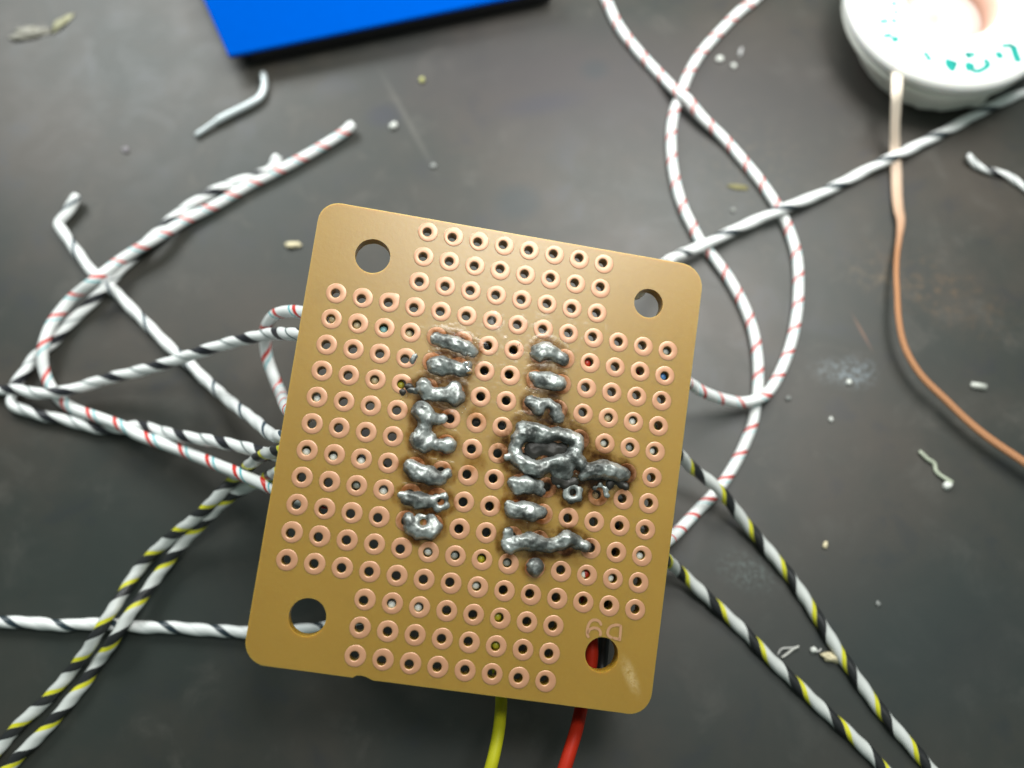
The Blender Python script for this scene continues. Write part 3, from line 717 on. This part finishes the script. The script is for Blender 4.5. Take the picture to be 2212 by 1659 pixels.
def brow(t):
    # flat on the table near the spool, tipped on edge after the kink
    ks = [(0, .76, .22), (.10, .76, .22), (.27, .72, .22), (.33, .64, .24), (.38, .38, .30), (.44, .33, .32), (.60, .38, .34), (.75, .46, .36), (1, .54, .36)]
    for (a, x, y), (b, x2, y2) in zip(ks, ks[1:]):
        if a <= t <= b: q = (t-a)/(b-a); return (x+(x2-x)*q, y+(y2-y)*q)
    return (.6, .42)
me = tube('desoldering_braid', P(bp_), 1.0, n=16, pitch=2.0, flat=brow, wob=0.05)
at2 = me.attributes.new('lit_pale', 'FLOAT', 'POINT'); nv = len(me.vertices)
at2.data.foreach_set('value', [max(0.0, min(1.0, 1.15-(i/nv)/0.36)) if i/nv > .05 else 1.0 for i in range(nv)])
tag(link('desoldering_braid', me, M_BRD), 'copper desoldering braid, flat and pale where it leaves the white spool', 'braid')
def sp_pt(p):
    q = at(1797.12+p[0]*0.1875, p[1]*0.1875, ZT); return (q.x-cx, q.y-cy)
LET = [
 (1.15, [(1385,690),(1375,730),(1400,770),(1430,785)]),
 (.8, [(1600,720),(1585,770),(1610,815)]), (.35, [(1610,815),(1680,820),(1750,795)]), (.45, [(1750,795),(1795,750),(1785,710),(1745,690)]),
 (.7, [(1545,655),(1580,635)]), (.18, [(1600,625),(1650,632)]),
 (.6, [(1905,595),(1930,640),(1950,675)]), (.6, [(2085,520),(2110,610),(2150,715)]), (.2, [(2020,525),(2085,520)]),
 (.55, [(695,475),(760,430)]), (.22, [(640,410),(690,400)]), (.35, [(600,245),(650,240)]), (.25, [(715,240),(725,265)]),
 (.2, [(1100,650),(1135,700)]), (.2, [(890,590),(900,600)]), (.25, [(715,40),(718,65)]), (.2, [(790,65),(800,55)]), (.2, [(738,140),(742,160)]), (.2, [(660,148),(675,143)])]
M_GRN = simple('green_ink', (0.0, 0.27, 0.23), 0.45)
for wd, ln in LET: wd = max(wd*1.35+.12, .66); ln = [(2*ln[0][0]-ln[1][0], 2*ln[0][1]-ln[1][1])]+ln[1:] if len(ln) == 2 and wd < .8 else ln; link('ink_stroke', ribbon('ink_stroke', [(wd, [sp_pt(p) for p in ln])], .5, 0.02, ZT+0.003), M_GRN, spool, smooth=False)

# ------------------------------------------------------------------ blue box at the top
ZB = 3.6
c0 = at(497, 128, ZB-.7); c1 = at(1115, 0, ZB-.7); c2 = at(440, 0, ZB-.7)
ux = (c1-c0); ux.z = 0; ux.normalize(); uy = Vector((-ux.y, ux.x, 0))
lean = (c2-c0).normalized()
box = empty('blue_box', (c0.x, c0.y, 0)); box.rotation_euler = (0, 0, math.atan2(ux.y, ux.x))
tag(box, 'flat bright blue box with base painted shadow black cut off by the top picture edge', 'box')
def skew(me):
    for v_ in me.vertices: v_.co.x += v_.co.y*(lean.dot(ux)/lean.dot(uy))
    return me
link('lid', skew(boxm('lid', 0, 46.6, 0, 42, ZB-.7, ZB, .15)), simple('blue_plastic', (0.0, 0.062, 0.36), 0.8, 0, 0.04, 6, Specular_IOR_Level=0.0), box, False)
link('base', skew(boxm('base', 2.6, 46.2, 0.8, 40, 0, ZB-.72, .2)), M_BLACK, box, False)  # black colour stands for the shaded side and shadow below the lid

# ------------------------------------------------------------------ clippings and crumbs on the bench
def lump(name, px, py, sx, sy, sz, ang, mat, label, seed, cat='crumb', group=None, rough=0.35):
    if name == 'crumb': group = 'crumbs scattered on the bench'
    bm = bmesh.new(); bmesh.ops.create_icosphere(bm, subdivisions=3, radius=1.0)
    for v_ in bm.verts:
        k = 1+rough*noise.noise(v_.co*1.4+Vector((seed*5.3, 0, 0)))+rough*.5*noise.noise(v_.co*3.5+Vector((seed*2.3, 4, 0)))
        v_.co = Vector((v_.co.x*k*sx*S, v_.co.y*k*sy*S, v_.co.z*k*sz*S))
    me = bpy.data.meshes.new(name); bm.to_mesh(me); bm.free()
    o = link(name, me, mat); p = at(px, py, sz*0.8); o.location = p*S; o.rotation_euler = (0, 0, ang)
    return tag(o, label, cat, group)
M_CR = simple('pale_crumb', (0.62, 0.64, 0.60), 0.6, 0, 0.15, 20)
M_CM = simple('cream_crumb', (0.62, 0.55, 0.36), 0.6, 0, 0.15, 20)
M_YC = simple('yellow_crumb', (0.42, 0.42, 0.16), 0.6, 0, 0.15, 20)
M_TN = simple('tinned_scrap', (0.55, 0.56, 0.54), 0.4, 0.5, 0.15, 20)
lump('crumb', 849, 271, .62, .42, .35, .7, M_CR, 'whitish crumb right of the free red striped wire end', 1)
lump('crumb', 911, 172, .42, .36, .3, 1.1, M_YC, 'tiny yellowish crumb below the blue box', 2)
lump('crumb', 936, 358, .38, .34, .2, 0, simple('dull_crumb', (.26, .27, .26), .7, 0, .1, 20), 'tiny dull grey crumb above the top edge of the board', 3)
lump('crumb', 633, 529, 1.05, .42, .3, .1, M_CM, 'long cream crumb left of the top left board corner', 4)
lump('crumb', 271, 323, .45, .45, .18, 0, simple('lilac_crumb', (.20, .185, .20), .7, 0, .1, 20), 'faint round grey speck on bare bench at the upper left', 5)
lump('scrap', 62, 70, 2.6, .9, .25, .12, simple('grey_cream_scrap', (.26, .25, .21), .6, 0, .3, 9), 'blurred pale flux scrap at the upper left corner', 6, 'scrap', None, .95)
lump('scrap', 132, 50, 1.7, .55, .25, .95, simple('straw_scrap', (.33, .32, .20), .6, 0, .3, 9), 'straw coloured sliver at the upper left corner', 7, 'scrap', None, .8)
lump('crumb', 1555, 127, .5, .42, .3, .4, M_CR, 'largest of three pale crumbs between crossing red striped wires and spool', 8)
lump('crumb', 1585, 141, .36, .36, .2, .4, M_CR, 'lowest of three pale crumbs between crossing red striped wires and spool', 9)
lump('crumb', 1600, 112, .28, .75, .2, -.3, simple('grey_crumb', (.36, .36, .36), .6, 0, .1, 20), 'topmost long grey crumb of three between red striped wire and spool', 10)
lump('flake', 1594, 404, 1.4, .38, .12, -.12, simple('olive_flake', (.17, .155, .06), .7, 0, .2, 20), 'dull olive flake inside the crossing wires on the right', 11, 'flake')
lump('crumb', 1584, 454, .3, .3, .2, 0, simple('dim_crumb', (.25, .26, .24), .7, 0, .1, 20), 'tiny dim crumb under the olive flake', 12)
lump('crumb', 1834, 826, .3, .34, .25, 0, M_CR, 'small pale crumb on the lower edge of the pale scuff', 13)
lump('crumb', 1795, 905, .24, .3, .2, .2, M_CR, 'tiny pale crumb below the pale scuff', 14)
lump('crumb', 1783, 1177, .26, .40, .22, -.3, M_CM, 'tiny cream crumb right of the yellow and black wires', 15)
lump('crumb', 2047, 1049, .62, .45, .35, .5, M_CR, 'white crumb at the end of the curly shaving', 16)
lump('crumb', 1897, 1304, .24, .3, .15, .2, simple('dusky_crumb', (.22, .23, .22), .7, 0, .1, 20), 'tiny dusky speck on bare bench at the lower right', 17)
lump('crumb', 1797, 1421, 1.15, .5, .45, -.2, M_CM, 'cream crumb touching the right yellow and black wire', 18, 'crumb', None, .5)
lump('crumb', 1757, 1404, .42, .34, .25, .3, M_CR, 'small pale wisp left of the cream crumb by the yellow wire', 19, 'crumb', None, .6)
lump('crumb', 1703, 860, .3, .3, .2, 0, simple('faint_crumb', (.2, .21, .2), .7, 0, .1, 20), 'faint speck beside the outer red striped loop', 20)
o = link('plastic_chip', boxm('plastic_chip', -.95, .95, -.36, .36, 0, .5, .12), simple('chip_white', (.50, .52, .47), .5, 0, .15, 15))
p = at(2112, 835, 0); o.location = p*S; o.rotation_euler = (0.05, 0, -.18)
tag(o, 'small rectangular white plastic chip right of the copper braid', 'chip')
# clipped wire bits
wire('wire_clipping', [(568,157,.6),(571,186,.6),(561,210,.6),(535,227,.6),(483,253,.6),(458,268,.6),(441,280,.5),(421,293,.45)], simple('grey_tinned_wire', (.50, .55, .56), .38, .35, .12, 8),
     lambda t: .50 if t < .72 else .50-.16*min(1, (t-.72)/.06), 'bent grey wire clipping below the corner of the blue box', 'wire clipping', z=.5)
wire('wire_clipping', [(2090,333,1.2),(2104,352,.7),(2122,364,.5),(2150,372,.5),(2178,380,.5),(2212,404,.5),(2270,440,.5)], M_BLK, .45,
     'bent striped wire clipping at the right picture edge below the spool', 'wire clipping', z=.5, pitch=5.5, phase=.2)
wire('shaving', [(1986,974,.35),(2004,992,.3),(2018,1001,.25),(2022,1018,.25),(2036,1030,.3),(2058,1043,.4)], simple('green_grey_shaving', (.40, .44, .34), .5, 0, .1, 20), .24,
     'curly greenish shaving on the bench under the copper braid', 'shaving', z=.25, n=8)
wire('fibre', [(1679,1416,.2),(1688,1402,.3),(1704,1400,.3),(1722,1399,.35)], simple('fibre_grey', (.42, .42, .40), .6), .12, 'thin pale fibre looping out from the left yellow and black wire', 'fibre', z=.2, n=6)
wire('fibre', [(1688,1421,.2),(1700,1413,.25),(1712,1403,.3),(1726,1396,.35)], simple('fibre_pale', (.52, .52, .48), .6), .15, 'brighter fibre lying under the thin looping one by the left yellow wire', 'fibre', z=.2, n=6)
wire('fibre', [(1752,1399,.2),(1760,1406,.3),(1768,1408,.3),(1774,1401,.4)], simple('fibre_white', (.5, .5, .48), .6), .10, 'tiny curled fibre on the small pale wisp', 'fibre', z=.2, n=6)
